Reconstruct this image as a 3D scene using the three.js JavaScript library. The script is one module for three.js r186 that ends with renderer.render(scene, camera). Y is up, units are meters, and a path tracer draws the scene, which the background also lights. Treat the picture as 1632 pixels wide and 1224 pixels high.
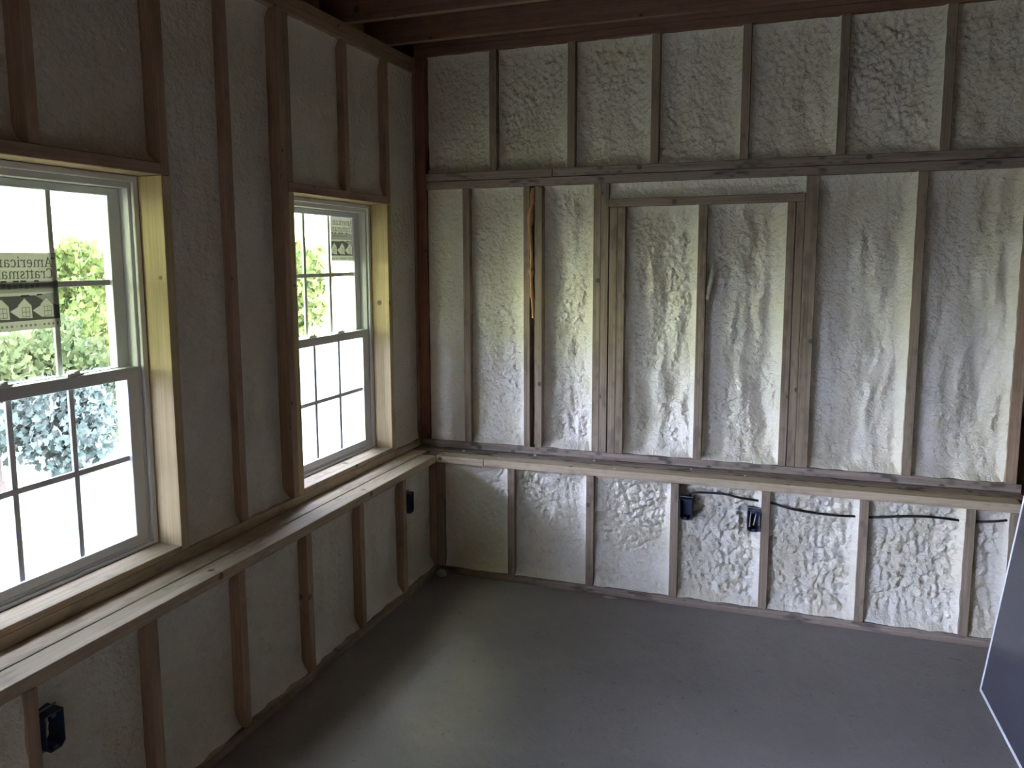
import * as THREE from 'three';
import { RoundedBoxGeometry } from 'three/addons/geometries/RoundedBoxGeometry.js';
import { mergeGeometries } from 'three/addons/utils/BufferGeometryUtils.js';
import { ImprovedNoise } from 'three/addons/math/ImprovedNoise.js';

// ------------------------------------------------------------------ camera, sky, sun, exposure
const scene = new THREE.Scene();
const camera = new THREE.PerspectiveCamera(50.49, 1632 / 1224, 0.05, 300);
camera.position.set(1.7279, 1.6326, 3.7676);
camera.rotation.order = 'YXZ';
camera.rotation.set(-0.1266, 0.3539, -0.0054);
camera.setViewOffset(1632, 1224, 24.75, 31.76, 1632, 1224);
scene.add(camera);

scene.background = new THREE.Color().setRGB(0.675, 0.745, 1.0);   // bright overcast sky
scene.backgroundIntensity = 48;

const sun = new THREE.DirectionalLight(new THREE.Color().setRGB(1.0, 0.97, 1.0), 0.7);   // hazy sun over the trees
sun.name = 'sun';
sun.position.set(-6.1 + 0.5, 10, -3.8 + 1);
sun.target.position.set(0.5, 0, 1);
sun.castShadow = true;
sun.shadow.radius = 14;
sun.shadow.mapSize.set(2048, 2048);
Object.assign(sun.shadow.camera, { left: -14, right: 14, top: 14, bottom: -14, near: 0.5, far: 40 });
scene.add(sun, sun.target);

const renderer = new THREE.WebGLRenderer({ antialias: true });
renderer.toneMapping = THREE.LinearToneMapping;
renderer.toneMappingExposure = 1.0;
renderer.shadowMap.enabled = true;

// ------------------------------------------------------------------ helpers
function rng(seed) { let a = seed >>> 0; return () => { a = (a + 0x6D2B79F5) | 0; let t = Math.imul(a ^ (a >>> 15), 1 | a); t = (t + Math.imul(t ^ (t >>> 7), 61 | t)) ^ t; return ((t ^ (t >>> 14)) >>> 0) / 4294967296; }; }
const R = rng(7);
const noise = new ImprovedNoise();
const N = (x, y, z = 0) => noise.noise(x + 40.3, y + 17.7, z + 9.1);
const clamp = (x, a, b) => Math.min(b, Math.max(a, x));
const smooth = (a, b, x) => { const t = clamp((x - a) / (b - a), 0, 1); return t * t * (3 - 2 * t); };
const used = {};
function numbered(n) { const k = used[n] = (used[n] ?? -1) + 1; return k ? n + '_' + String(k).padStart(3, '0') : n; }
function shade(o) { o.traverse((m) => { if (m.isMesh) { m.castShadow = m.receiveShadow = true; } }); return o; }
function tag(o, label, category, group) { o.userData.label = label; o.userData.category = category; if (group) o.userData.group = group; return o; }
function thing(name, label, category, group) { const o = new THREE.Group(); o.name = numbered(name); scene.add(o); return tag(o, label, category, group); }
function structure(name, label, category = 'wall') { const o = new THREE.Group(); o.name = name; o.userData.kind = 'structure'; scene.add(o); return tag(o, label, category); }
function part(parent, name, geometry, material, pos) { const m = new THREE.Mesh(geometry, material); m.name = name; if (pos) m.position.set(...pos); parent.add(m); return m; }

// periodic value noise for textures
function lattice(period, seed) { const r = rng(seed), a = new Float32Array(period * period); for (let i = 0; i < a.length; i++) a[i] = r(); return a; }
function pnoise(u, v, px, py, tab, n) {
  const x = u * px, y = v * py, x0 = Math.floor(x), y0 = Math.floor(y), fx = x - x0, fy = y - y0;
  const sx = fx * fx * (3 - 2 * fx), sy = fy * fy * (3 - 2 * fy);
  const at = (i, j) => tab[(((j % py) + py) % py) % n * n + (((i % px) + px) % px) % n];
  return (at(x0, y0) * (1 - sx) + at(x0 + 1, y0) * sx) * (1 - sy) + (at(x0, y0 + 1) * (1 - sx) + at(x0 + 1, y0 + 1) * sx) * sy;
}
function dataTexture(w, h, fn, srgb = true) {
  const d = new Uint8Array(w * h * 4);
  for (let j = 0; j < h; j++) for (let i = 0; i < w; i++) { const c = fn((i + 0.5) / w, (j + 0.5) / h), k = (j * w + i) * 4; for (let q = 0; q < 3; q++) d[k + q] = clamp(c[q] * 255, 0, 255); d[k + 3] = 255; }
  const t = new THREE.DataTexture(d, w, h); t.wrapS = t.wrapT = THREE.RepeatWrapping; t.magFilter = THREE.LinearFilter; t.minFilter = THREE.LinearMipmapLinearFilter; t.generateMipmaps = true;
  if (srgb) t.colorSpace = THREE.SRGBColorSpace; t.needsUpdate = true; return t;
}
const L256 = lattice(256, 3);
const pn = (u, v, px, py) => pnoise(u, v, px, py, L256, 256);

// wood: u runs along the grain (1 m a tile), v across (0.25 m a tile)
function woodTexture(base, dark, grain, dirt, seed) {
  const knots = []; const r = rng(seed); for (let i = 0; i < 2; i++) knots.push([r(), r(), 0.008 + r() * 0.012]);
  return dataTexture(512, 256, (u, v) => {
    let warp = 0, kd = 0;
    for (const [ku, kv, kr] of knots) { let du = Math.abs(u - ku); du = Math.min(du, 1 - du); let dv = Math.abs(v - kv); dv = Math.min(dv, 1 - dv) * 0.25; const d2 = du * du * 0.35 + dv * dv; warp += 0.02 * Math.exp(-d2 / (kr * kr * 6)); kd = Math.max(kd, smooth(kr * 1.1, kr * 0.5, Math.sqrt(du * du + dv * dv))); }
    const w = v + warp + 0.012 * pn(u, v, 6, 4);
    let g = 0.55 * pn(u, w, 3, 40) + 0.3 * pn(u, w, 8, 110) + 0.15 * pn(u, v, 60, 200);
    g = clamp(0.5 + (g - 0.5) * grain, 0, 1);
    const di = dirt * smooth(0.5, 0.8, 0.6 * pn(u, v, 7, 5) + 0.4 * pn(u, v, 31, 17));
    return base.map((b, q) => { let c = b + (dark[q] - b) * g; c *= 1 - 0.4 * kd; return c * (1 - di); });
  });
}
const wood = (base, dark, grain, dirt, seed, rough = 0.8) => new THREE.MeshStandardMaterial({ map: woodTexture(base, dark, grain, dirt, seed), roughness: rough });
const M = {};
M.stud = wood([0.63, 0.565, 0.49], [0.48, 0.415, 0.345], 1.3, 0.14, 11);          // seasoned framing lumber
M.studDirty = wood([0.64, 0.58, 0.53], [0.47, 0.41, 0.37], 1.4, 0.4, 23);       // stained, dusty plates
M.pine = wood([0.77, 0.71, 0.56], [0.69, 0.59, 0.42], 1.2, 0.03, 37, 0.7);       // fresh yellow pine
M.ledge = wood([0.76, 0.70, 0.60], [0.64, 0.56, 0.46], 1.2, 0.10, 41);
M.red = wood([0.68, 0.58, 0.49], [0.56, 0.455, 0.37], 1.3, 0.1, 53);
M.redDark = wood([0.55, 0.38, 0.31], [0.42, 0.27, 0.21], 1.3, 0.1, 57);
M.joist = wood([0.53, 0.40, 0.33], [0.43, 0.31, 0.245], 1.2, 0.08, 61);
for (const k in M) { M[k].name = 'wood_' + k; }

const foamColor = dataTexture(512, 512, (u, v) => {
  const a = 0.5 * pn(u, v, 5, 5) + 0.3 * pn(u, v, 17, 17) + 0.2 * pn(u, v, 60, 60);
  const f = pn(u, v, 200, 200), b = 0.5 * pn(u + 0.37, v + 0.11, 4, 3) + 0.5 * pn(u, v, 13, 11);
  const t = smooth(0.3, 0.75, b);
  return [0.905 - 0.02 * t - 0.05 * (a - 0.5) - 0.02 * f, 0.880 - 0.03 * t - 0.05 * (a - 0.5) - 0.02 * f, 0.83 - 0.06 * t - 0.06 * (a - 0.5) - 0.02 * f];
});
const foamBump = dataTexture(512, 512, (u, v) => { const a = 0.5 * pn(u, v, 26, 26) + 0.3 * pn(u, v, 55, 55) + 0.2 * pn(u, v, 120, 120); return [a, a, a]; }, false);
M.foam = new THREE.MeshStandardMaterial({ name: 'spray_foam', map: foamColor, bumpMap: foamBump, bumpScale: 0.008, roughness: 0.6 });
M.vinyl = new THREE.MeshStandardMaterial({ name: 'white_vinyl', color: 0xe8eaee, roughness: 0.38 });
M.glass = new THREE.MeshPhysicalMaterial({ name: 'window_glass', color: new THREE.Color().setRGB(0.92, 0.95, 1.0), transmission: 1, thickness: 0, roughness: 0, ior: 1.5, side: THREE.DoubleSide });
M.glassUpper = M.glass.clone(); M.glassUpper.name = 'yellowish_window_glass'; M.glassUpper.color.setRGB(0.66, 0.69, 0.34);
M.sheathing = new THREE.MeshStandardMaterial({ name: 'sheathing', color: 0x9a8462, roughness: 0.9 });
M.bluePlastic = new THREE.MeshStandardMaterial({ name: 'blue_plastic', color: 0x22314f, roughness: 0.35 });
M.blackRubber = new THREE.MeshStandardMaterial({ name: 'black_cable_jacket', color: 0x0e0e10, roughness: 0.45 });
M.metal = new THREE.MeshStandardMaterial({ name: 'zinc_metal', color: 0x8b8d8f, roughness: 0.4, metalness: 0.9 });
M.copper = new THREE.MeshStandardMaterial({ name: 'grey_conductor', color: 0xb9b9b2, roughness: 0.5 });
M.sealant = new THREE.MeshStandardMaterial({ name: 'orange_foam_sealant', color: 0xb88a60, roughness: 0.5 });
M.concrete = new THREE.MeshStandardMaterial({
  name: 'concrete', roughness: 0.62,
  map: dataTexture(1024, 1024, (u, v) => { const a = 0.45 * pn(u, v, 4, 4) + 0.3 * pn(u, v, 11, 11) + 0.15 * pn(u, v, 40, 40) + 0.1 * pn(u, v, 200, 200), s = smooth(0.90, 0.97, pn(u, v, 170, 170)) * 0.08, k = 0.55 + 0.12 * (a - 0.5) - s; return [k, k * 0.955, k * 0.935]; }),
  bumpMap: dataTexture(512, 512, (u, v) => { const a = 0.5 * pn(u, v, 60, 60) + 0.5 * pn(u, v, 180, 180); return [a, a, a]; }, false), bumpScale: 0.0015,
});

// a length of lumber between two corners; the grain follows its longest side
function board(parent, name, x0, x1, y0, y1, z0, z1, mat = M.stud, r = 0.003) {
  const s = [x1 - x0, y1 - y0, z1 - z0];
  const g = new RoundedBoxGeometry(s[0], s[1], s[2], 1, Math.min(r, Math.min(...s) * 0.3));
  const L = s.indexOf(Math.max(...s)), p = g.attributes.position, n = g.attributes.normal, uv = g.attributes.uv, ou = R() * 7, ov = R() * 7;
  for (let i = 0; i < p.count; i++) {
    const q = [p.getX(i), p.getY(i), p.getZ(i)], m = [Math.abs(n.getX(i)), Math.abs(n.getY(i)), Math.abs(n.getZ(i))];
    const k = m.indexOf(Math.max(...m)); let c = [0, 1, 2].filter((a) => a !== L && a !== k); const across = c.length === 1 ? c[0] : c[0];
    uv.setXY(i, (k === L ? q[[0, 1, 2].filter((a) => a !== L)[0]] : q[L]) + ou, (k === L ? q[[0, 1, 2].filter((a) => a !== L)[1]] : q[across]) * 4 + ov);
  }
  return part(parent, name, g, mat, [(x0 + x1) / 2, (y0 + y1) / 2, (z0 + z1) / 2]);
}
// sprayed foam filling one bay: a lumpy sheet, x across, y up, z out of the wall; it creeps up the lumber at its rim
function hash2(i, j, k) { let h = Math.imul(i, 374761393) + Math.imul(j, 668265263) + Math.imul(k, 1442695041); h = Math.imul(h ^ (h >>> 13), 1274126177); return ((h ^ (h >>> 16)) >>> 0) / 4294967296; }
function puffs(x, y, seed) {   // round puffs packed side by side, 0 in the creases to 1 on top
  const i0 = Math.floor(x), j0 = Math.floor(y); let best = 0;
  for (let j = j0 - 1; j <= j0 + 1; j++) for (let i = i0 - 1; i <= i0 + 1; i++) {
    const dx = x - i - 0.15 - 0.7 * hash2(i, j, seed), dy = y - j - 0.15 - 0.7 * hash2(i, j, seed + 7), r = 0.5 + 0.3 * hash2(i, j, seed + 13);
    best = Math.max(best, (0.45 + 0.55 * hash2(i, j, seed + 19)) * Math.max(0, 1 - (dx * dx + dy * dy) / (r * r)));
  }
  return best;
}
let foamSeed = 0;
function foamGeometry(w, h, o = {}) {
  const { cell = 0.008, recess = 0.035, lump = 0.010, fold = 0.010, grain = 0.004, lumpSize = 26, rims = [0.3, 0.85, 0.8, 0.45], puff = 0.6, even = 0, slant = 0, dents = [] } = o;   // rims: left, right, bottom, top
  const nx = Math.max(6, Math.round(w / cell)), ny = Math.max(6, Math.round(h / cell)), g = new THREE.PlaneGeometry(w, h, nx, ny), p = g.attributes.position, uv = g.attributes.uv;
  const sd = (foamSeed += 13.37), ou = R() * 5, ov = R() * 5;
  for (let i = 0; i < p.count; i++) {
    const x = p.getX(i), y = p.getY(i), X = x + w / 2, Y = y + h / 2;
    const a = Math.max(0, Math.min(X, w - X)), b = Math.max(0, Math.min(Y, h - Y));
    const wob = 0.5 + 0.5 * N(x * 7, y * 7, sd), ew = 0.010 + 0.022 * wob, inner = smooth(0, 0.05, Math.min(a, b));
    const ra = X < w / 2 ? rims[0] : rims[1], rb = Y < h / 2 ? rims[2] : rims[3], up = clamp(Math.max(ra * Math.exp(-Math.pow(a / ew, 1.3)), rb * Math.exp(-Math.pow(b / (ew * 1.3), 1.3))) * (1 + 0.45 * N(x * 14, y * 14, sd + 3)), 0, 0.97);
    const wx = x + 0.02 * N(x * 9, y * 9, sd + 5), wy = y + 0.02 * N(x * 9, y * 9, sd + 8);
    const f = fold * (N(wx * 11, wy * 2.2, sd) + 0.5 * N(wx * 24, wy * 5, sd + 2));
    const rough = 0.45 + 0.55 * Math.max(even, smooth(-0.25, 0.3, N(wx * 3.5, wy * 3.5, sd + 20)));
    const tl = even ? 0.12 : 0.35, s = wx * 0.85 + wy * tl, t = wy * 0.8 - wx * tl;
    const q = Math.floor(sd), pf = puffs(s * lumpSize, t * lumpSize * 0.75, q) + 0.35 * puffs(s * lumpSize * 1.8 + 3, t * lumpSize * 1.4, q + 31);
    const l = lump * rough * (puff * (pf - 0.5) + (1 - puff) * N(s * lumpSize, t * lumpSize * 0.72, sd + 4) + (even ? 0.2 : 0.5) * N(s * lumpSize * 0.35, t * lumpSize * 0.3, sd + 6));
    const gr = grain * rough * N(wx * 95, wy * 80, sd + 9);
    let z = -recess + slant * (y / h) + (f + l + gr) * (0.25 + 0.75 * inner) + recess * up;
    for (const [dx, dy, rx, ry, dd] of dents) { const e = Math.max(Math.abs(X - dx) / rx, Math.abs(Y - dy) / ry); z -= dd * smooth(1.25, 0.95, e + 0.12 * N(x * 30, y * 30, sd)); }
    p.setZ(i, Math.min(z, 0.012)); uv.setXY(i, x * 1.0 + ou, y * 1.0 + ov);
  }
  g.computeVertexNormals(); return g;
}
const foamMat = M.foam;
function foamBack(parent, x0, x1, y0, y1, z, o) { return part(parent, 'foam_panel', foamGeometry(x1 - x0, y1 - y0, o), foamMat, [(x0 + x1) / 2, (y0 + y1) / 2, z]); }
function foamLeft(parent, z0, z1, y0, y1, x, o) { const m = part(parent, 'foam_panel', foamGeometry(z1 - z0, y1 - y0, o), foamMat, [x, (y0 + y1) / 2, (z0 + z1) / 2]); m.rotation.y = Math.PI / 2; return m; }
foamBump.repeat.set(2.5, 2.5);

// ------------------------------------------------------------------ room
const T = 0.038, H = 0.631, ZB = -0.188, XL = -0.178, XR = 2.70, ZF = 6.2, XE = 6.2, TOP = 2.6765;

const floor = structure('floor', 'bare grey concrete slab floor', 'floor');
{
  const g = new THREE.BoxGeometry(XE + 0.7, 0.12, ZF + 0.9), p = g.attributes.position, uv = g.attributes.uv;
  for (let i = 0; i < p.count; i++) uv.setXY(i, p.getX(i) / 2.2, p.getZ(i) / 2.2);
  part(floor, 'slab', g, M.concrete, [XE / 2 - 0.05, -0.06, ZF / 2 - 0.15]);
}

// back wall
const back = structure('wall_back', 'framed back wall of grey-brown studs packed with pale spray foam');
board(back, 'sheathing_panel', XL - 0.3, XE + 0.3, -0.1, 3.05, -0.42, -0.36, M.sheathing, 0.001);
{
  const S = 0.4064, W = 0.089, k0 = 0.391;
  // knee wall
  board(back, 'bottom_plate', 0, 2.62, 0, T, -W, 0, M.studDirty);
  board(back, 'ledge_board', 0, 0.261, H - T, H, -W + 0.002, 0.001, M.ledge);
  board(back, 'ledge_board', 0.263, 2.62, H - T, H, -W + 0.002, 0, M.ledge);
  board(back, 'ledge_board', XL, 2.66, H - T, H - 0.002, ZB - 0.02, -W - 0.001, M.studDirty);
  board(back, 'stud', 0.0, T + 0.002, T, H - T, -W, -0.002);
  const sx = []; for (let k = 0; k < 6; k++) sx.push(k0 + S * k); sx.push(2.584);
  for (const x of sx) board(back, 'stud', x, x + T, T, H - T, -W, 0);
  let prev = T + 0.002;
  sx.forEach((x, k) => {
    const o = { cell: 0.0055, puff: k > 2 ? 1 : 0.85, even: k > 2 ? 0.75 : 0, recess: [0.035, 0.045, 0.042, 0.052, 0.046, 0.048, 0.045][k], lump: [0.012, 0.018, 0.018, 0.024, 0.025, 0.023, 0.028][k], fold: [0.005, 0.007, 0.006, 0.011, 0.009, 0.009, 0.009][k], lumpSize: [50, 46, 44, 42, 40, 38, 28][k], grain: 0.003 };
    if (k === 3) o.dents = [[0.055, 0.475, 0.06, 0.07, 0.045], [0.33, 0.40, 0.05, 0.06, 0.03]];
    foamBack(back, prev, x, T, H - T, -0.002, o); prev = x + T;
  });
  // sole plate and middle studs
  board(back, 'sole_plate', XL, 2.66, H, H + T, ZB - W, ZB, M.studDirty);
  const y0 = H + T, y1 = 2.001;
  const st = (x0, x1, mat = M.stud, a = y0, b = y1, dz = 0) => board(back, 'stud', x0, x1, a, b, ZB - 0.13, ZB + dz, mat);
  board(back, 'corner_post', XL, -0.12, y0, TOP, ZB - 0.13, ZB + 0.002, M.redDark);
  st(0.083, 0.121); st(0.415, 0.449); st(0.475, 0.513);
  st(0.776, 0.8135); st(0.814, 0.852); st(0.8575, 0.895, M.stud, y0, 1.887, 0.001); st(0.8955, 0.933, M.stud, y0, 1.887);
  st(1.278, 1.318, M.stud, y0, 1.887, -0.004); st(1.670, 1.7055, M.stud, y0, 1.887); st(1.706, 1.744, M.stud, y0, 1.887, -0.004); st(1.745, 1.80, M.stud, y0, y1, -0.002);
  st(2.193, 2.232); st(2.595, 2.640, M.red);
  board(back, 'header_plate', 0.852, 1.7445, 1.887, 1.925, ZB - 0.13, ZB + 0.001, M.stud);
  // double rail between the middle and the upper bays
  board(back, 'rail', XL, XR, 2.001, 2.0405, ZB - 0.13, ZB, M.studDirty);
  board(back, 'rail', XL, 0.5655, 2.0425, 2.083, ZB - 0.13, ZB + 0.001, M.studDirty);
  board(back, 'rail', 0.567, XR, 2.0425, 2.083, ZB - 0.13, ZB - 0.001, M.studDirty);
  // upper studs and top plates
  const ux = []; for (let k = 0; k < 6; k++) ux.push(0.2348 + S * k);
  for (const x of ux) board(back, 'stud', x, x + T, 2.083, TOP, ZB - 0.13, ZB, M.stud);
  board(back, 'stud', XR - T, XR, 2.083, TOP, ZB - 0.13, ZB, M.stud);
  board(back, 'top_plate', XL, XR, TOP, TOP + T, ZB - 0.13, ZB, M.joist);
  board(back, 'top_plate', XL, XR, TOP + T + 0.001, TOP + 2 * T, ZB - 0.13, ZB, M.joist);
  // foam
  const zf = ZB - 0.004, mid = (x0, x1, b, o) => foamBack(back, x0, x1, y0, b, zf, { cell: 0.0058, recess: 0.06, lump: 0.010, fold: 0.012, grain: 0.005, lumpSize: 58, ...o });
  mid(-0.12, 0.083, y1, { recess: 0.02, lump: 0.004, fold: 0.004, grain: 0.002 });
  mid(0.121, 0.415, y1, { recess: 0.045, lump: 0.009, fold: 0.011 });
  mid(0.513, 0.776, y1, { recess: 0.065, lump: 0.014, fold: 0.022 });
  mid(0.933, 1.278, 1.887, { recess: 0.065, lump: 0.014, fold: 0.028 });
  mid(1.318, 1.670, 1.887, { recess: 0.065, lump: 0.012, fold: 0.028 });
  mid(1.80, 2.193, y1, { recess: 0.06, lump: 0.005, fold: 0.022, grain: 0.0025 });
  mid(2.232, 2.595, y1, { recess: 0.06, lump: 0.007, fold: 0.026, grain: 0.0025 });
  foamBack(back, 0.449, 0.475, y0, y1, zf - 0.03, { cell: 0.006, recess: 0.03, lump: 0.004, fold: 0, rims: [0, 0, 0, 0] });
  foamBack(back, 0.852, 1.745, 1.925, y1, zf, { cell: 0.007, recess: 0.03, lump: 0.016, fold: 0.012, lumpSize: 30 });
  let q = -0.12;
  [...ux, XR - T].forEach((x, k) => {
    foamBack(back, q, x, 2.083, TOP, zf, { cell: 0.006, recess: 0.052, lump: [0.008, 0.016, 0.020, 0.020, 0.018, 0.018, 0.012][k], fold: [0.006, 0.008, 0.011, 0.014, 0.014, 0.015, 0.022][k], grain: 0.006, lumpSize: 50 }); q = x + T;
  });
  // hardened orange sealant squeezed out between two studs, and a foam drip
  const bead = (pts, rad, seed, ns = 90) => {
    const c = new THREE.CatmullRomCurve3(pts.map((a) => new THREE.Vector3(...a))), g = new THREE.TubeGeometry(c, ns, 1, 10), p = g.attributes.position;
    for (let i = 0; i < p.count; i++) { const k = Math.floor(i / 11), cc = c.getPointAt(k / ns), rr = rad(k / ns) * (1 + 0.35 * N(k * 0.35, (i % 11) * 0.6, seed)); p.setXYZ(i, cc.x + (p.getX(i) - cc.x) * rr, cc.y + (p.getY(i) - cc.y) * rr, cc.z + (p.getZ(i) - cc.z) * rr); }
    g.computeVertexNormals(); return g;
  };
  const sb = part(back, 'sealant_bead', bead([[0.466, 1.99, ZB], [0.462, 1.92, ZB + 0.002], [0.455, 1.84, ZB + 0.006], [0.452, 1.80, ZB + 0.006], [0.457, 1.70, ZB - 0.002], [0.459, 1.58, ZB - 0.004], [0.459, 1.50, ZB + 0.002], [0.464, 1.42, ZB - 0.004], [0.466, 1.34, ZB - 0.012]],
    (t) => { const y = 1.99 - 0.65 * t; return 0.009 + 0.010 * Math.exp(-(((y - 1.84) / 0.03) ** 2)) + 0.004 * Math.exp(-(((y - 1.955) / 0.03) ** 2)) + 0.008 * Math.exp(-(((y - 1.58) / 0.02) ** 2)) + 0.005 * Math.exp(-(((y - 1.46) / 0.02) ** 2)); }, 2), M.sealant);
  sb.userData.label = 'orange hardened sealant bead';
  const dr = part(back, 'foam_drip', bead([[1.352, 1.625, ZB - 0.03], [1.347, 1.58, ZB - 0.022], [1.341, 1.53, ZB - 0.018], [1.334, 1.48, ZB - 0.016], [1.330, 1.445, ZB - 0.02]], (t) => 0.007 + 0.006 * t, 5, 40), M.foam);
  dr.userData.label = 'pale foam drip beside the stud';
}

// left wall
const left = structure('wall_left', 'framed left wall with two window openings, studs and smooth pale spray foam');
const DOOR = [2.85, 5.90], DH = 1.73, KZ = 2.74;   // low, wide floor-length window beside the viewer, past the picture's edge
const W1 = [1.664, 2.454], W2 = [0.145, 0.935], SILL = 0.69, HEAD = 1.907;
{
  const W = 0.089, S = 0.4064, D = 0.14, yP = 2.595;
  const sh = (z0, z1, y0, y1) => board(left, 'sheathing_panel', XL - 0.20, XL - D, y0, y1, z0, z1, M.sheathing, 0.001);
  sh(-0.36, DOOR[0], -0.1, SILL); sh(-0.36, DOOR[0], HEAD, 3.05); sh(DOOR[0], ZF + 0.1, DH, 3.05); sh(DOOR[1], ZF + 0.1, -0.1, DH); sh(-0.36, W2[0], SILL, HEAD); sh(W2[1], W1[0], SILL, HEAD); sh(W1[1], DOOR[0], SILL, HEAD);
  // knee wall
  board(left, 'bottom_plate', -W, 0, 0, T, 0.001, KZ, M.stud);
  board(left, 'ledge_board', -0.086, 0, H - T, H, 0.002, KZ, M.ledge);
  board(left, 'ledge_board', XL - 0.05, -0.0905, H - T, H, -0.085, KZ, M.ledge);
  const sz = []; for (let k = 0; k < 6; k++) sz.push(0.349 + S * k);
  let prev = 0.001;
  for (const z of sz) {
    board(left, 'stud', -W, 0, T, H - T, z, z + T, M.red);
    foamLeft(left, prev, z, T, H - T, -0.003, { cell: z < 2.8 ? 0.009 : 0.03, recess: 0.042, lump: 0.004, fold: 0.008, grain: 0.002, rims: [0.7, 0.08, 0.7, 0.4] }); prev = z + T;
  }
  board(left, 'stud', XL - 0.12, -0.002, 0, H - T, KZ - T, KZ, M.red); foamLeft(left, prev, KZ - T, T, H - T, -0.003, { cell: 0.03, recess: 0.03 });
  board(left, 'stud', -W, -0.002, T, H - T, -0.045, -0.001, M.red);
  // upper frame
  board(left, 'sole_plate', XL - D, XL, H, H + T, ZB + 0.002, KZ, M.ledge);
  for (const w of [W1, W2]) board(left, 'rough_sill', XL - D, XL + 0.001, H + T, SILL, w[0] + 0.001, w[1] - 0.001, M.ledge);
  board(left, 'top_plate', XL - D, XL, yP, yP + T - 0.001, ZB + 0.002, ZF, M.red);
  board(left, 'top_plate', XL - D, XL - 0.001, yP + T, TOP - 0.006, ZB + 0.002, ZF, M.red);
  const y0 = H + T, st = (z0, mat = M.red, a = y0, b = yP) => board(left, 'stud', XL - D, XL, a, b, z0, z0 + T, mat);
  st(W2[0] - T - 0.0005, M.pine, y0, HEAD); st(W2[0] - T - 0.0005, M.red, HEAD + 0.001, yP); st(W2[1], M.pine, y0, HEAD); st(W2[1], M.stud, HEAD + T, yP); st(W2[1] + T + 0.001, M.red);
  st(1.307); for (const z of [W1[0] - T - 0.0005, W1[1] + 0.0005]) { st(z, M.pine, y0, HEAD); st(z, M.red, HEAD + 0.001, yP); }
  st(0.490, M.red, HEAD + T); st(2.10, M.red, HEAD + T);
  board(left, 'header_plate', XL - D, XL + 0.001, HEAD, HEAD + T, W2[0] + 0.001, W2[1] + T, M.red);
  board(left, 'header_plate', XL - D, XL + 0.001, HEAD, HEAD + T, W1[0] + 0.001, W1[1] - 0.001, M.red);
  board(left, 'stud', XL - D, XL - 0.002, y0, yP, ZB - 0.045, ZB + 0.001, M.red);
  const xf = XL - 0.004, fo = (z0, z1, a, b, o) => foamLeft(left, z0, z1, a, b, xf, { cell: 0.010, recess: 0.055, lump: 0.0035, fold: 0.010, grain: 0.002, rims: [0.8, 0.08, 0.7, 0.5], ...o });
  fo(ZB + 0.002, W2[0] - T, y0, yP, { recess: 0.014, fold: 0.005 });
  fo(W2[0], 0.490, HEAD + T, yP, { recess: 0.035, lump: 0.006 }); fo(0.528, W2[1], HEAD + T, yP, { recess: 0.035, lump: 0.006 });
  fo(W2[1] + 2 * T, 1.307, y0, yP, {}); fo(1.345, W1[0] - T, y0, yP, { recess: 0.03 });
  fo(W1[0], 2.10, HEAD + T, yP, { lump: 0.006 }); fo(2.138, W1[1], HEAD + T, yP, { lump: 0.006 });
  let q = W1[1] + T;
  st(KZ - T, M.red, H + T); fo(q, KZ - T, y0, yP, { cell: 0.03 });
  board(left, 'stud', XL - D, XL, 0, yP, DOOR[0] - T, DOOR[0] - 0.001, M.pine); board(left, 'stud', XL - D, XL, 0, yP, DOOR[1] + 0.001, DOOR[1] + T, M.pine);
  board(left, 'header_plate', XL - D, XL, DH, DH + T, DOOR[0], DOOR[1], M.red);
  fo(DOOR[0], DOOR[1], DH + T, yP, { cell: 0.03 }); foamLeft(left, DOOR[1] + T, ZF, 0, yP, xf, { cell: 0.03, recess: 0.03 }); foamLeft(left, KZ, DOOR[0] - T, 0, yP, xf, { cell: 0.03, recess: 0.03 });
}

// right: an open stud partition, not insulated, with a dim room beyond it
const right = structure('wall_right', 'open partition of bare studs on the right side');
board(right, 'bottom_plate', XR, XR + 0.089, 0, T, ZB, ZF, M.stud);
board(right, 'top_plate', XR, XR + 0.089, 2.595, TOP - 0.006, ZB, ZF, M.red);
for (let z = ZB; z < ZF - 0.1; z += 0.4064) board(right, 'stud', XR, XR + 0.089, T, 2.595, z, z + T, M.stud);
const far = structure('wall_far_right', 'plain sheathed wall of the room beyond the partition');
board(far, 'sheathing_panel', XE, XE + 0.08, -0.1, 3.05, -0.36, ZF, M.sheathing, 0.001);
const front = structure('wall_front', 'plain sheathed wall behind the viewer');
board(front, 'sheathing_panel', XL - 0.3, XE + 0.3, -0.1, 3.05, ZF, ZF + 0.08, M.sheathing, 0.001);

// ceiling: joists across the room under a subfloor
const ceiling = structure('ceiling', 'open ceiling of dark reddish-brown joists under a subfloor', 'ceiling');
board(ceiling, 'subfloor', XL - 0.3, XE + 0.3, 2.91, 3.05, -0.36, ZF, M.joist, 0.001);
for (let k = 0; k < 16; k++) { const z = 0.06 + 0.397 * k; board(ceiling, 'joist', XL - 0.13, XE - 0.01, TOP - 0.005, 2.91, z, z + T, M.joist); }

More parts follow.
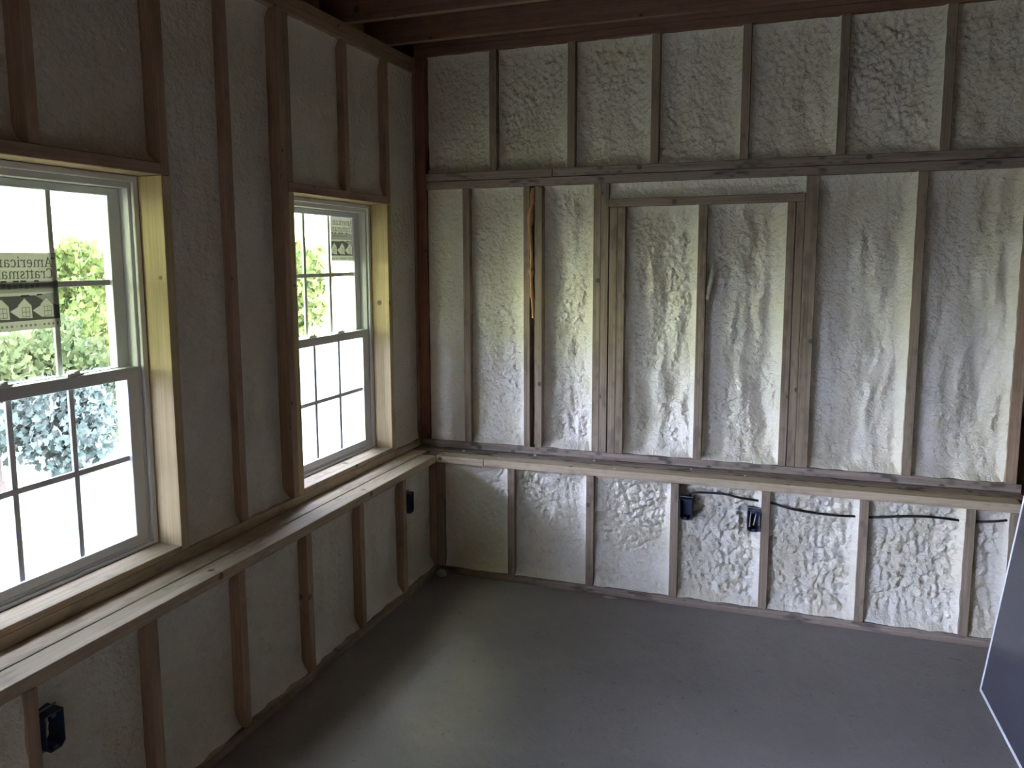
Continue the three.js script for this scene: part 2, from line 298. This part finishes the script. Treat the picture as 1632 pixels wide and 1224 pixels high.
// ------------------------------------------------------------------ windows
function rectFrame(z0, z1, y0, y1, wl, wr, wb, wt, x0, x1) {   // a frame in the z-y plane, x0..x1 deep
  const s = new THREE.Shape([[z0, y0], [z1, y0], [z1, y1], [z0, y1]].map((a) => new THREE.Vector2(...a)));
  s.holes.push(new THREE.Path([[z0 + wl, y0 + wb], [z0 + wl, y1 - wt], [z1 - wr, y1 - wt], [z1 - wr, y0 + wb]].map((a) => new THREE.Vector2(...a))));
  const b = 0.003, g = new THREE.ExtrudeGeometry(s, { depth: x1 - x0 - 2 * b, bevelEnabled: true, bevelThickness: b, bevelSize: b, bevelOffset: -b, bevelSegments: 2 });
  g.rotateY(-Math.PI / 2); g.translate(x1 - b, 0, 0);   // shape x -> +z, depth -> -x
  return g;
}
const muntinMat = M.vinyl;
function makeWindow(name, [z0, z1], label) {
  const w = structure(name, label, 'window');
  const y0 = SILL + 0.001, y1 = HEAD - 0.001, a = z0 + 0.001, b = z1 - 0.001, fw = 0.034;
  const fr = part(w, 'window_frame', rectFrame(a, b, y0, y1, fw, fw, 0.020, 0.040, -0.385, -0.284), M.vinyl);
  part(w, 'frame_lip', rectFrame(a, b, y0, y1, 0.022, 0.022, 0.010, 0.020, -0.2835, -0.272), M.vinyl);
  const glaze = (sash, za, zb, ya, yb, x, glass) => {
    const cw = (zb - za) / 3, ch = (yb - ya) / 2, mw = 0.018, pane = new THREE.PlaneGeometry(cw - mw + 0.004, ch - mw + 0.004); pane.rotateY(Math.PI / 2);
    for (let i = 0; i < 3; i++) for (let j = 0; j < 2; j++) part(sash, 'pane', pane, glass, [x, ya + (j + 0.5) * ch, za + (i + 0.5) * cw]);
    for (let i = 1; i < 3; i++) part(sash, 'muntin', new RoundedBoxGeometry(0.009, yb - ya + 0.004, mw, 1, 0.002), muntinMat, [x, (ya + yb) / 2, za + i * cw]);
    part(sash, 'muntin', new RoundedBoxGeometry(0.0096, mw, zb - za + 0.004, 1, 0.002), muntinMat, [x, (ya + yb) / 2, (za + zb) / 2]);
  };
  const sw = 0.049, sa = a + fw + 0.0006, sb = b - fw - 0.0006;
  const up = part(w, 'upper_sash', rectFrame(sa, sb, 1.262, y1 - 0.0405, sw, sw, 0.036, 0.024, -0.350, -0.318), M.vinyl);
  glaze(up, sa + sw, sb - sw, 1.298, y1 - 0.0645, -0.334, M.glassUpper);
  const lo = part(w, 'lower_sash', rectFrame(sa, sb, y0 + 0.0205, 1.296, sw, sw, 0.030, 0.038, -0.315, -0.283), M.vinyl);
  glaze(lo, sa + sw, sb - sw, y0 + 0.0505, 1.258, -0.299, M.glass);
  const c = (z0 + z1) / 2;
  for (const d of [-0.12, 0.12]) {
    const g = mergeGeometries([new RoundedBoxGeometry(0.026, 0.007, 0.062, 2, 0.003).translate(0, 0.0035, 0), new RoundedBoxGeometry(0.020, 0.012, 0.034, 2, 0.004).translate(0.002, 0.011, 0), new RoundedBoxGeometry(0.034, 0.006, 0.014, 2, 0.002).translate(0.012, 0.013, 0.014)]);
    part(w, 'sash_lock', g, M.vinyl, [-0.300, 1.2962, c + d]);
  }
  return w;
}
{
  const d = structure('window_3', 'wide floor-length window of three white-framed panels in the left wall', 'window'), [a, b] = DOOR;
  part(d, 'window_frame', rectFrame(a + 0.001, b - 0.001, 0.001, DH - 0.001, 0.035, 0.035, 0.03, 0.035, -0.385, -0.28), M.vinyl);
  for (const [z0, z1, x] of [[a + 0.037, a + 1.04, -0.318], [a + 0.99, b - 0.99, -0.358], [b - 1.04, b - 0.037, -0.318]]) {
    const l = part(d, 'sash_panel', rectFrame(z0, z1, 0.033, DH - 0.038, 0.06, 0.06, 0.08, 0.06, x - 0.017, x + 0.017), M.vinyl);
    part(l, 'pane', new THREE.PlaneGeometry(z1 - z0 - 0.12, DH - 0.211).rotateY(Math.PI / 2), M.glass, [x, (0.113 + DH - 0.098) / 2, (z0 + z1) / 2]);
  }
}
makeWindow('window_1', W1, 'white double-hung window between the pine jambs, with a printed sticker over its middle grille bars');
makeWindow('window_2', W2, 'white double-hung window close to the room corner, its sticker in the top corner pane');

// printed stickers on the glass, their print facing out and read from behind
const stickerTexture = (() => {
  const c = document.createElement('canvas'); c.width = 512; c.height = 512; const x = c.getContext('2d');
  x.fillStyle = '#b8b5b2'; x.fillRect(0, 0, 512, 512);
  x.translate(512, 0); x.scale(-1, 1);
  x.fillStyle = '#4b4a4c'; x.font = '92px serif'; x.textAlign = 'left'; x.textBaseline = 'alphabetic';
  x.fillText('American', 34, 96, 450); x.fillText('Craftsman', 34, 172, 450); x.fillRect(18, 34, 26, 7);
  x.fillStyle = '#c6c4c2'; x.fillRect(150, 104, 362, 9);
  x.fillStyle = '#8a888a'; x.fillRect(0, 190, 512, 74); x.fillStyle = '#6f6e70';  // grey band: grille bar shading the paper from behind, painted into the print
  for (let i = 0; i < 8; i++) x.fillRect(150 + i * 42, 206 + (i % 3) * 4, 24, 26);
  x.fillStyle = '#242426'; for (const [a, b] of [[150, 36], [245, 44], [300, 44], [390, 42], [455, 40]]) x.fillRect(a, 184, b, 10);
  x.fillStyle = '#4a4a4c'; x.fillRect(0, 284, 512, 166);
  x.fillStyle = '#8a888a'; x.beginPath(); x.moveTo(0, 264); x.lineTo(190, 284); x.lineTo(110, 330); x.lineTo(0, 360); x.fill();
  x.fillStyle = '#242426'; x.fillRect(134, 276, 40, 10); x.fillRect(230, 280, 64, 10);
  for (const ox of [50, 218, 386]) {   // simple gabled dormers
    x.fillStyle = '#b6b4b2'; x.beginPath(); x.moveTo(ox + 52, 300); x.lineTo(ox + 100, 344); x.lineTo(ox + 92, 430); x.lineTo(ox, 436); x.lineTo(ox + 2, 350); x.fill();
    x.beginPath(); x.moveTo(ox + 96, 352); x.lineTo(ox + 164, 384); x.lineTo(ox + 92, 434); x.fill();
    x.strokeStyle = '#66656a'; x.lineWidth = 4; x.strokeRect(ox + 18, 362, 56, 62); x.beginPath(); x.moveTo(ox + 46, 362); x.lineTo(ox + 46, 424); x.moveTo(ox + 18, 392); x.lineTo(ox + 74, 392); x.moveTo(ox + 2, 350); x.lineTo(ox + 52, 300); x.lineTo(ox + 100, 344); x.stroke();
  }
  x.fillStyle = '#b8b6b4'; x.fillRect(0, 454, 512, 58); x.fillStyle = '#6f6e70';
  for (let i = 0; i < 14; i++) { x.beginPath(); x.arc(26 + i * 35, 482, i % 5 === 4 ? 4 : 9, 0, 7); x.fill(); }
  const t = new THREE.CanvasTexture(c); t.colorSpace = THREE.SRGBColorSpace; return t;
})();
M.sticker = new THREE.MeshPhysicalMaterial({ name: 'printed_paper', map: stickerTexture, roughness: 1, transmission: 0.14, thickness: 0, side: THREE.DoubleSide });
function sticker(za, zb, y0, y1, label) {
  const g = new THREE.PlaneGeometry(zb - za, y1 - y0, 6, 6), p = g.attributes.position;
  for (let i = 0; i < p.count; i++) p.setZ(i, 0.0006 * N(p.getX(i) * 20, p.getY(i) * 20, za));
  g.rotateY(Math.PI / 2); g.computeVertexNormals();
  const m = new THREE.Mesh(g, M.sticker); m.name = numbered('window_sticker'); m.position.set(-0.3278, (y0 + y1) / 2, (za + zb) / 2); scene.add(m);
  return tag(m, label, 'sticker');
}
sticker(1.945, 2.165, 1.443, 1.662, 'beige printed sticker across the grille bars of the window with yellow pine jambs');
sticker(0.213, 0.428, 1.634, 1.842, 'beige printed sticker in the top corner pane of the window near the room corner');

// ------------------------------------------------------------------ electrical boxes, cable
function outletBox(label, facing) {   // local: x across, y up, z out of the wall; open in front
  const t = thing('outlet_box', label, 'electrical box', 'blue outlet boxes nailed to the studs');
  const w = 0.057, h = 0.100, s = new THREE.Shape(), c = 0.012;
  const outline = (q, k) => [[-w / 2 + k, -h / 2 + c + k], [-w / 2 + c + k, -h / 2 + k], [w / 2 - c - k, -h / 2 + k], [w / 2 - k, -h / 2 + c + k], [w / 2 - k, h / 2 - k], [-w / 2 + k, h / 2 - k]].forEach(([x, y], i) => (i ? q.lineTo(x, y) : q.moveTo(x, y)));
  outline(s, 0); s.closePath(); const hole = new THREE.Path(); outline(hole, 0.0035); hole.closePath(); s.holes.push(hole);
  part(t, 'shell', new THREE.ExtrudeGeometry(s, { depth: 0.075, bevelEnabled: false }), M.bluePlastic, [0, 0, -0.075]);
  part(t, 'back_plate', new THREE.BoxGeometry(w - 0.004, h - 0.004, 0.004), M.bluePlastic, [0, 0, -0.070]);
  for (const y of [-0.041, 0.041]) part(t, 'screw_tab', new THREE.BoxGeometry(0.014, 0.009, 0.03), M.bluePlastic, [0, y, -0.016]);
  for (const y of [-0.03, 0.036]) { const n = new THREE.CylinderGeometry(0.003, 0.003, 0.062, 8); n.rotateZ(Math.PI / 2); part(t, 'nail', n, M.metal, [0, y + (y > 0 ? 0.018 : -0.024), -0.03]); }
  return t;
}
function conductor(t, pts) { part(t, 'conductor', new THREE.TubeGeometry(new THREE.CatmullRomCurve3(pts.map((a) => new THREE.Vector3(...a))), 16, 0.0032, 6), M.copper); }
{
  const a = outletBox('blue outlet box that the black cable leaves, on the back knee wall'); a.position.set(1.2745, 0.475, 0.012);
  const b = outletBox('blue outlet box with pale wire ends under the black cable, on the back knee wall'); b.position.set(1.5795, 0.452, 0.012);
  conductor(b, [[-0.012, 0.04, -0.06], [-0.015, 0.02, -0.015], [-0.017, -0.03, -0.006]]); conductor(b, [[0.006, 0.04, -0.06], [0.008, 0.025, -0.012], [0.0, -0.02, -0.008]]);
  const c = outletBox('blue outlet box beside the corner on the left knee wall'); c.position.set(0.010, 0.468, 0.3185); c.rotation.y = Math.PI / 2;
  const d = outletBox('blue outlet box under the window with yellow pine jambs, on the left knee wall'); d.position.set(0.010, 0.458, 2.3495); d.rotation.y = Math.PI / 2;
  conductor(d, [[-0.014, -0.02, -0.06], [-0.016, 0.0, -0.015], [-0.012, 0.03, -0.01]]);
}
{
  const pts = [[1.288, 0.530, -0.030], [1.290, 0.540, -0.022], [1.300, 0.550, -0.016], [1.347, 0.557, -0.014], [1.446, 0.559, -0.014], [1.516, 0.547, -0.018], [1.607, 0.536, -0.035], [1.667, 0.528, -0.035], [1.73, 0.519, -0.018], [1.815, 0.511, -0.016], [1.93, 0.507, -0.018], [2.009, 0.507, -0.034], [2.067, 0.509, -0.034], [2.13, 0.522, -0.018], [2.194, 0.533, -0.014], [2.291, 0.541, -0.014], [2.36, 0.538, -0.02], [2.421, 0.531, -0.034], [2.472, 0.533, -0.034], [2.53, 0.545, -0.02], [2.59, 0.555, -0.03]];
  const c = new THREE.Mesh(new THREE.TubeGeometry(new THREE.CatmullRomCurve3(pts.map((a) => new THREE.Vector3(...a)), false, 'catmullrom', 0.5), 160, 0.0052, 10), M.blackRubber);
  c.name = 'electrical_cable'; scene.add(tag(c, 'thin black cable strung through the studs of the back knee wall', 'cable'));
}

// ------------------------------------------------------------------ dark sheet leaning on the right
{
  const t = thing('sheet_panel', 'dark glossy grey sheet with a thin white border leaning against the right wall', 'panel');
  const len = 1.22, hgt = 1.5, th = 0.014, bw = 0.012;
  M.sheet = new THREE.MeshStandardMaterial({ name: 'dark_grey_sheet', color: 0x42424b, roughness: 0.25 });
  M.sheetEdge = new THREE.MeshStandardMaterial({ name: 'white_edge', color: 0xe8e8ea, roughness: 0.5 });
  part(t, 'sheet', new RoundedBoxGeometry(th, hgt - 2 * bw, len - 2 * bw, 1, 0.001), M.sheet, [th / 2, hgt / 2, len / 2]);
  for (const y of [bw / 2, hgt - bw / 2]) part(t, 'edge_strip', new RoundedBoxGeometry(th + 0.004, bw, len, 1, 0.002), M.sheetEdge, [th / 2, y, len / 2]);
  for (const z of [bw / 2, len - bw / 2]) part(t, 'edge_strip', new RoundedBoxGeometry(th + 0.004, hgt - 2 * bw, bw, 1, 0.002), M.sheetEdge, [th / 2, hgt / 2, z]);
  t.position.set(2.436, 0.001, 0.398); t.rotation.set(0, 0.045, -0.1235, 'YXZ');
}

// ------------------------------------------------------------------ foam scraps
function lump(r, seed, squash = 0.7) { const g = new THREE.IcosahedronGeometry(r, 3), p = g.attributes.position; for (let i = 0; i < p.count; i++) { const x = p.getX(i), y = p.getY(i), z = p.getZ(i), k = 1 + 0.35 * N(x / r * 1.2, y / r * 1.2, z / r * 1.2 + seed); p.setXYZ(i, x * k, Math.max(y * k * squash, -r * 0.4), z * k); } g.computeVertexNormals(); return g; }
{
  const m = new THREE.Mesh(lump(0.026, 3, 0.8), M.foam); m.name = 'foam_chunk'; m.position.set(0.038, 0.0105, 0.032); scene.add(tag(m, 'pale chunk of foam lying on the floor in the room corner', 'foam scrap'));
  const bits = [[0.10, -0.13, 0.008], [0.49, -0.16, 0.009], [0.33, -0.05, 0.005], [0.80, -0.15, 0.008], [0.93, -0.03, 0.006], [1.28, -0.14, 0.006], [2.2, -0.12, 0.006], [1.53, -0.10, 0.005]];
  bits.forEach(([x, z, r], i) => { const c = new THREE.Mesh(lump(r, i * 2.1), M.foam); c.name = numbered('foam_crumb'); c.position.set(x, H - (z < -0.089 ? 0.002 : 0) + r * 0.4, z); c.rotation.y = i; scene.add(tag(c, 'tiny crumb of pale foam on the back wall ledge', 'foam crumb', 'foam crumbs on the back ledge')); });
  const s = new THREE.Mesh(lump(0.022, 8, 0.25), M.foam); s.name = 'foam_scrap'; s.scale.set(1.6, 0.5, 0.7); s.position.set(0.93, 0.005, 0.03); scene.add(tag(s, 'flat scrap of pale foam on the floor against the back wall plate', 'foam scrap'));
}

// ------------------------------------------------------------------ outdoors
const GY = -0.55;
const yard = structure('ground', 'pale bright ground outside the windows', 'ground');
M.gravel = new THREE.MeshStandardMaterial({ name: 'pale_gravel', roughness: 0.95, map: dataTexture(256, 256, (u, v) => { const k = 0.40 + 0.10 * (pn(u, v, 9, 9) - 0.5) + 0.12 * (pn(u, v, 90, 90) - 0.5); return [k, k * 1.0, k * 0.84]; }) });
{
  const g = new THREE.BoxGeometry(130, 0.2, 150), uv = g.attributes.uv; for (let i = 0; i < uv.count; i++) uv.setXY(i, uv.getX(i) * 60, uv.getY(i) * 60);
  part(yard, 'gravel', g, M.gravel, [-60, GY - 0.1, 0]);
}
M.bark = new THREE.MeshStandardMaterial({ name: 'bark', color: 0x5b5044, roughness: 0.95 });
M.leaf = new THREE.MeshPhysicalMaterial({ name: 'leaf', color: 0xffffff, roughness: 0.8, transmission: 0.35, thickness: 0, side: THREE.DoubleSide });
const leafGeo = (() => {   // a lobed leaf, slightly folded
  const pts = [[0, 0], [0.16, 0.10], [0.42, 0.05], [0.34, 0.26], [0.55, 0.46], [0.28, 0.52], [0.22, 0.72], [0, 1.0], [-0.22, 0.72], [-0.28, 0.52], [-0.55, 0.46], [-0.34, 0.26], [-0.42, 0.05], [-0.16, 0.10]];
  const v = [0, 0.35, 0]; for (const [x, y] of pts) v.push(x, y, 0.18 * Math.abs(x));
  const idx = []; for (let i = 1; i <= pts.length; i++) idx.push(0, i, i % pts.length + 1);
  const g = new THREE.BufferGeometry(); g.setAttribute('position', new THREE.Float32BufferAttribute(v, 3)); g.setIndex(idx); g.computeVertexNormals(); return g;
})();
function tree(name, label, group, x, z, o) {
  const { trunk = 0, crown = [], size = 0.14, count = 1500, tint = [0.10, 0.20, 0.05], seed = 1 } = o, t = thing(name, label, name.includes('shrub') ? 'shrub' : 'tree', group), r = rng(seed * 77 + 5);
  t.position.set(x, GY, z);
  const top = Math.max(...crown.map((c) => c[1]));
  const geos = []; const stem = (a, b, ra, rb) => { const A = new THREE.Vector3(...a), B = new THREE.Vector3(...b), d = B.clone().sub(A), g = new THREE.CylinderGeometry(rb, ra, d.length(), 9); g.applyQuaternion(new THREE.Quaternion().setFromUnitVectors(new THREE.Vector3(0, 1, 0), d.clone().normalize())); g.translate(...A.add(B).multiplyScalar(0.5).toArray()); geos.push(g); };
  const fork = trunk ? top * 0.45 : 0.1;
  stem([0, 0, 0], [0.05 * top * (r() - 0.5), fork, 0.05 * top * (r() - 0.5)], trunk || 0.04, (trunk || 0.04) * 0.7);
  for (const [cx, cy, cz] of crown) stem([0, fork * 0.95, 0], [cx, cy, cz], (trunk || 0.04) * 0.45, (trunk || 0.04) * 0.12);
  part(t, trunk ? 'trunk' : 'stem', mergeGeometries(geos), M.bark);
  const f = new THREE.InstancedMesh(leafGeo, M.leaf, count); f.name = 'foliage'; f.userData.kind = 'stuff';
  const m = new THREE.Matrix4(), q = new THREE.Quaternion(), e = new THREE.Euler(), col = new THREE.Color(), vol = crown.map((c) => c[3] * c[4] * c[3]), sum = vol.reduce((a, b) => a + b, 0);
  for (let i = 0; i < count; i++) {
    let k = 0, s = r() * sum; while (s > vol[k] && k < vol.length - 1) s -= vol[k++];
    const [cx, cy, cz, rx, ry] = crown[k]; let px, py, pz, d;
    do { px = 2 * r() - 1; py = 2 * r() - 1; pz = 2 * r() - 1; d = px * px + py * py + pz * pz; } while (d > 1 || d < 0.12 || (d > 0.55 && N(px * 2.6 + seed, py * 2.6, pz * 2.6) < 0.05));
    const sc = size * (0.7 + 0.6 * r());
    e.set((r() - 0.5) * 2.2 - 0.5, r() * 6.283, (r() - 0.5) * 1.6); q.setFromEuler(e);
    m.compose(new THREE.Vector3(cx + px * rx, cy + py * ry, cz + pz * rx), q, new THREE.Vector3(sc, sc, sc)); f.setMatrixAt(i, m);
    const b = 0.75 + 0.5 * r(), y = 0.9 + 0.35 * r(); f.setColorAt(i, col.setRGB(tint[0] * b * y, tint[1] * b, tint[2] * b));
  }
  t.add(f); return t;
}
{
  // bushes in view of the windows: [x, z, crown, count, tint]
  const at = (az, dist) => [1.7279 + dist * Math.sin(az * Math.PI / 180), 3.7676 - dist * Math.cos(az * Math.PI / 180)];
  const P1 = at(-49.0, 9.5), P2 = at(-46.3, 10.5), P3 = at(-47.3, 13), P4 = at(-35.6, 12), P5 = at(-52.3, 9);
  tree('shrub', 'dense grey-green bush outside the window with yellow pine jambs', null, ...P1, { crown: [[0, 1.0, 0, 0.55, 0.65], [0.2, 0.5, 0.1, 0.5, 0.5]], count: 5200, size: 0.075, tint: [0.075, 0.11, 0.08], seed: 1 });
  tree('shrub', 'loose yellow-green bush beside the denser one outside the window', null, ...P2, { crown: [[0, 1.05, 0, 0.42, 0.6], [0.1, 0.4, 0.1, 0.4, 0.4]], count: 1500, size: 0.075, tint: [0.10, 0.13, 0.06], seed: 2 });
  tree('young_tree', 'bright green young tree rising behind the bushes outside the window', null, ...P3, { trunk: 0.04, crown: [[0, 2.0, 0, 0.55, 0.55], [-0.3, 1.6, 0.2, 0.5, 0.4], [0.4, 1.4, 0.2, 0.4, 0.4]], count: 2600, size: 0.09, tint: [0.13, 0.18, 0.085], seed: 3 });
  tree('young_tree', 'slim leafy tree outside the window nearest the room corner', null, ...P4, { trunk: 0.04, crown: [[0.55, 2.0, 0.1, 0.45, 0.5], [0.35, 1.5, 0.1, 0.5, 0.5]], count: 1900, size: 0.09, tint: [0.13, 0.18, 0.09], seed: 4 });
  tree('shrub', 'pale low bush at the edge of the window with yellow pine jambs', null, ...P5, { crown: [[0, 0.9, 0, 0.6, 0.7]], count: 2600, size: 0.075, tint: [0.08, 0.11, 0.08], seed: 5 });
  tree('blocker_shrub', 'unseen tall evergreen added close to the house to block slanting window light', null, -2.9, 5.0, { trunk: 0.07, crown: [[0, 1.4, 0, 0.95, 1.2], [0, 3.0, 0, 0.9, 1.3], [0.1, 4.3, 0, 0.6, 1.0]], count: 5200, size: 0.16, tint: [0.04, 0.075, 0.035], seed: 9 });  // out of view, added to keep grazing skylight off the window jambs
  // big trees beside the house: their crowns hang above what the windows show and screen the middle of the sky
  const big = [[-6.8, -6.4], [-6.0, 0.4], [-4.9, 4.6], [-5.4, 9.4]];
  big.forEach(([x, z], i) => tree('tall_tree', 'tall leafy tree standing in the yard beside the house', 'tall trees in the yard', x, z, { trunk: 0.16, crown: [[0, 7.6, 0, 2.7, 2.2], [1.2, 6.3, 1.6, 2.0, 1.7], [0.6, 6.1, -1.8, 2.0, 1.7], [-1.5, 6.3, 0.4, 2.0, 1.8], ...(i > 1 ? [[0.3, 9.4, 0.2, 2.2, 1.6]] : [])], count: i > 1 ? 10000 : 8000, size: 0.26, tint: [0.09, 0.15, 0.04], seed: 20 + i }));
}
// unseen eave over the window wall, added to cut off the high sky
const eave = structure('added_eave', 'unseen eave added outside the window wall to block the high sky', 'eave');
board(eave, 'added_soffit', XL - 0.75, XL - 0.2, 2.95, 3.05, -0.6, ZF + 0.3, M.vinyl, 0.004);

shade(scene);
renderer.render(scene, camera);
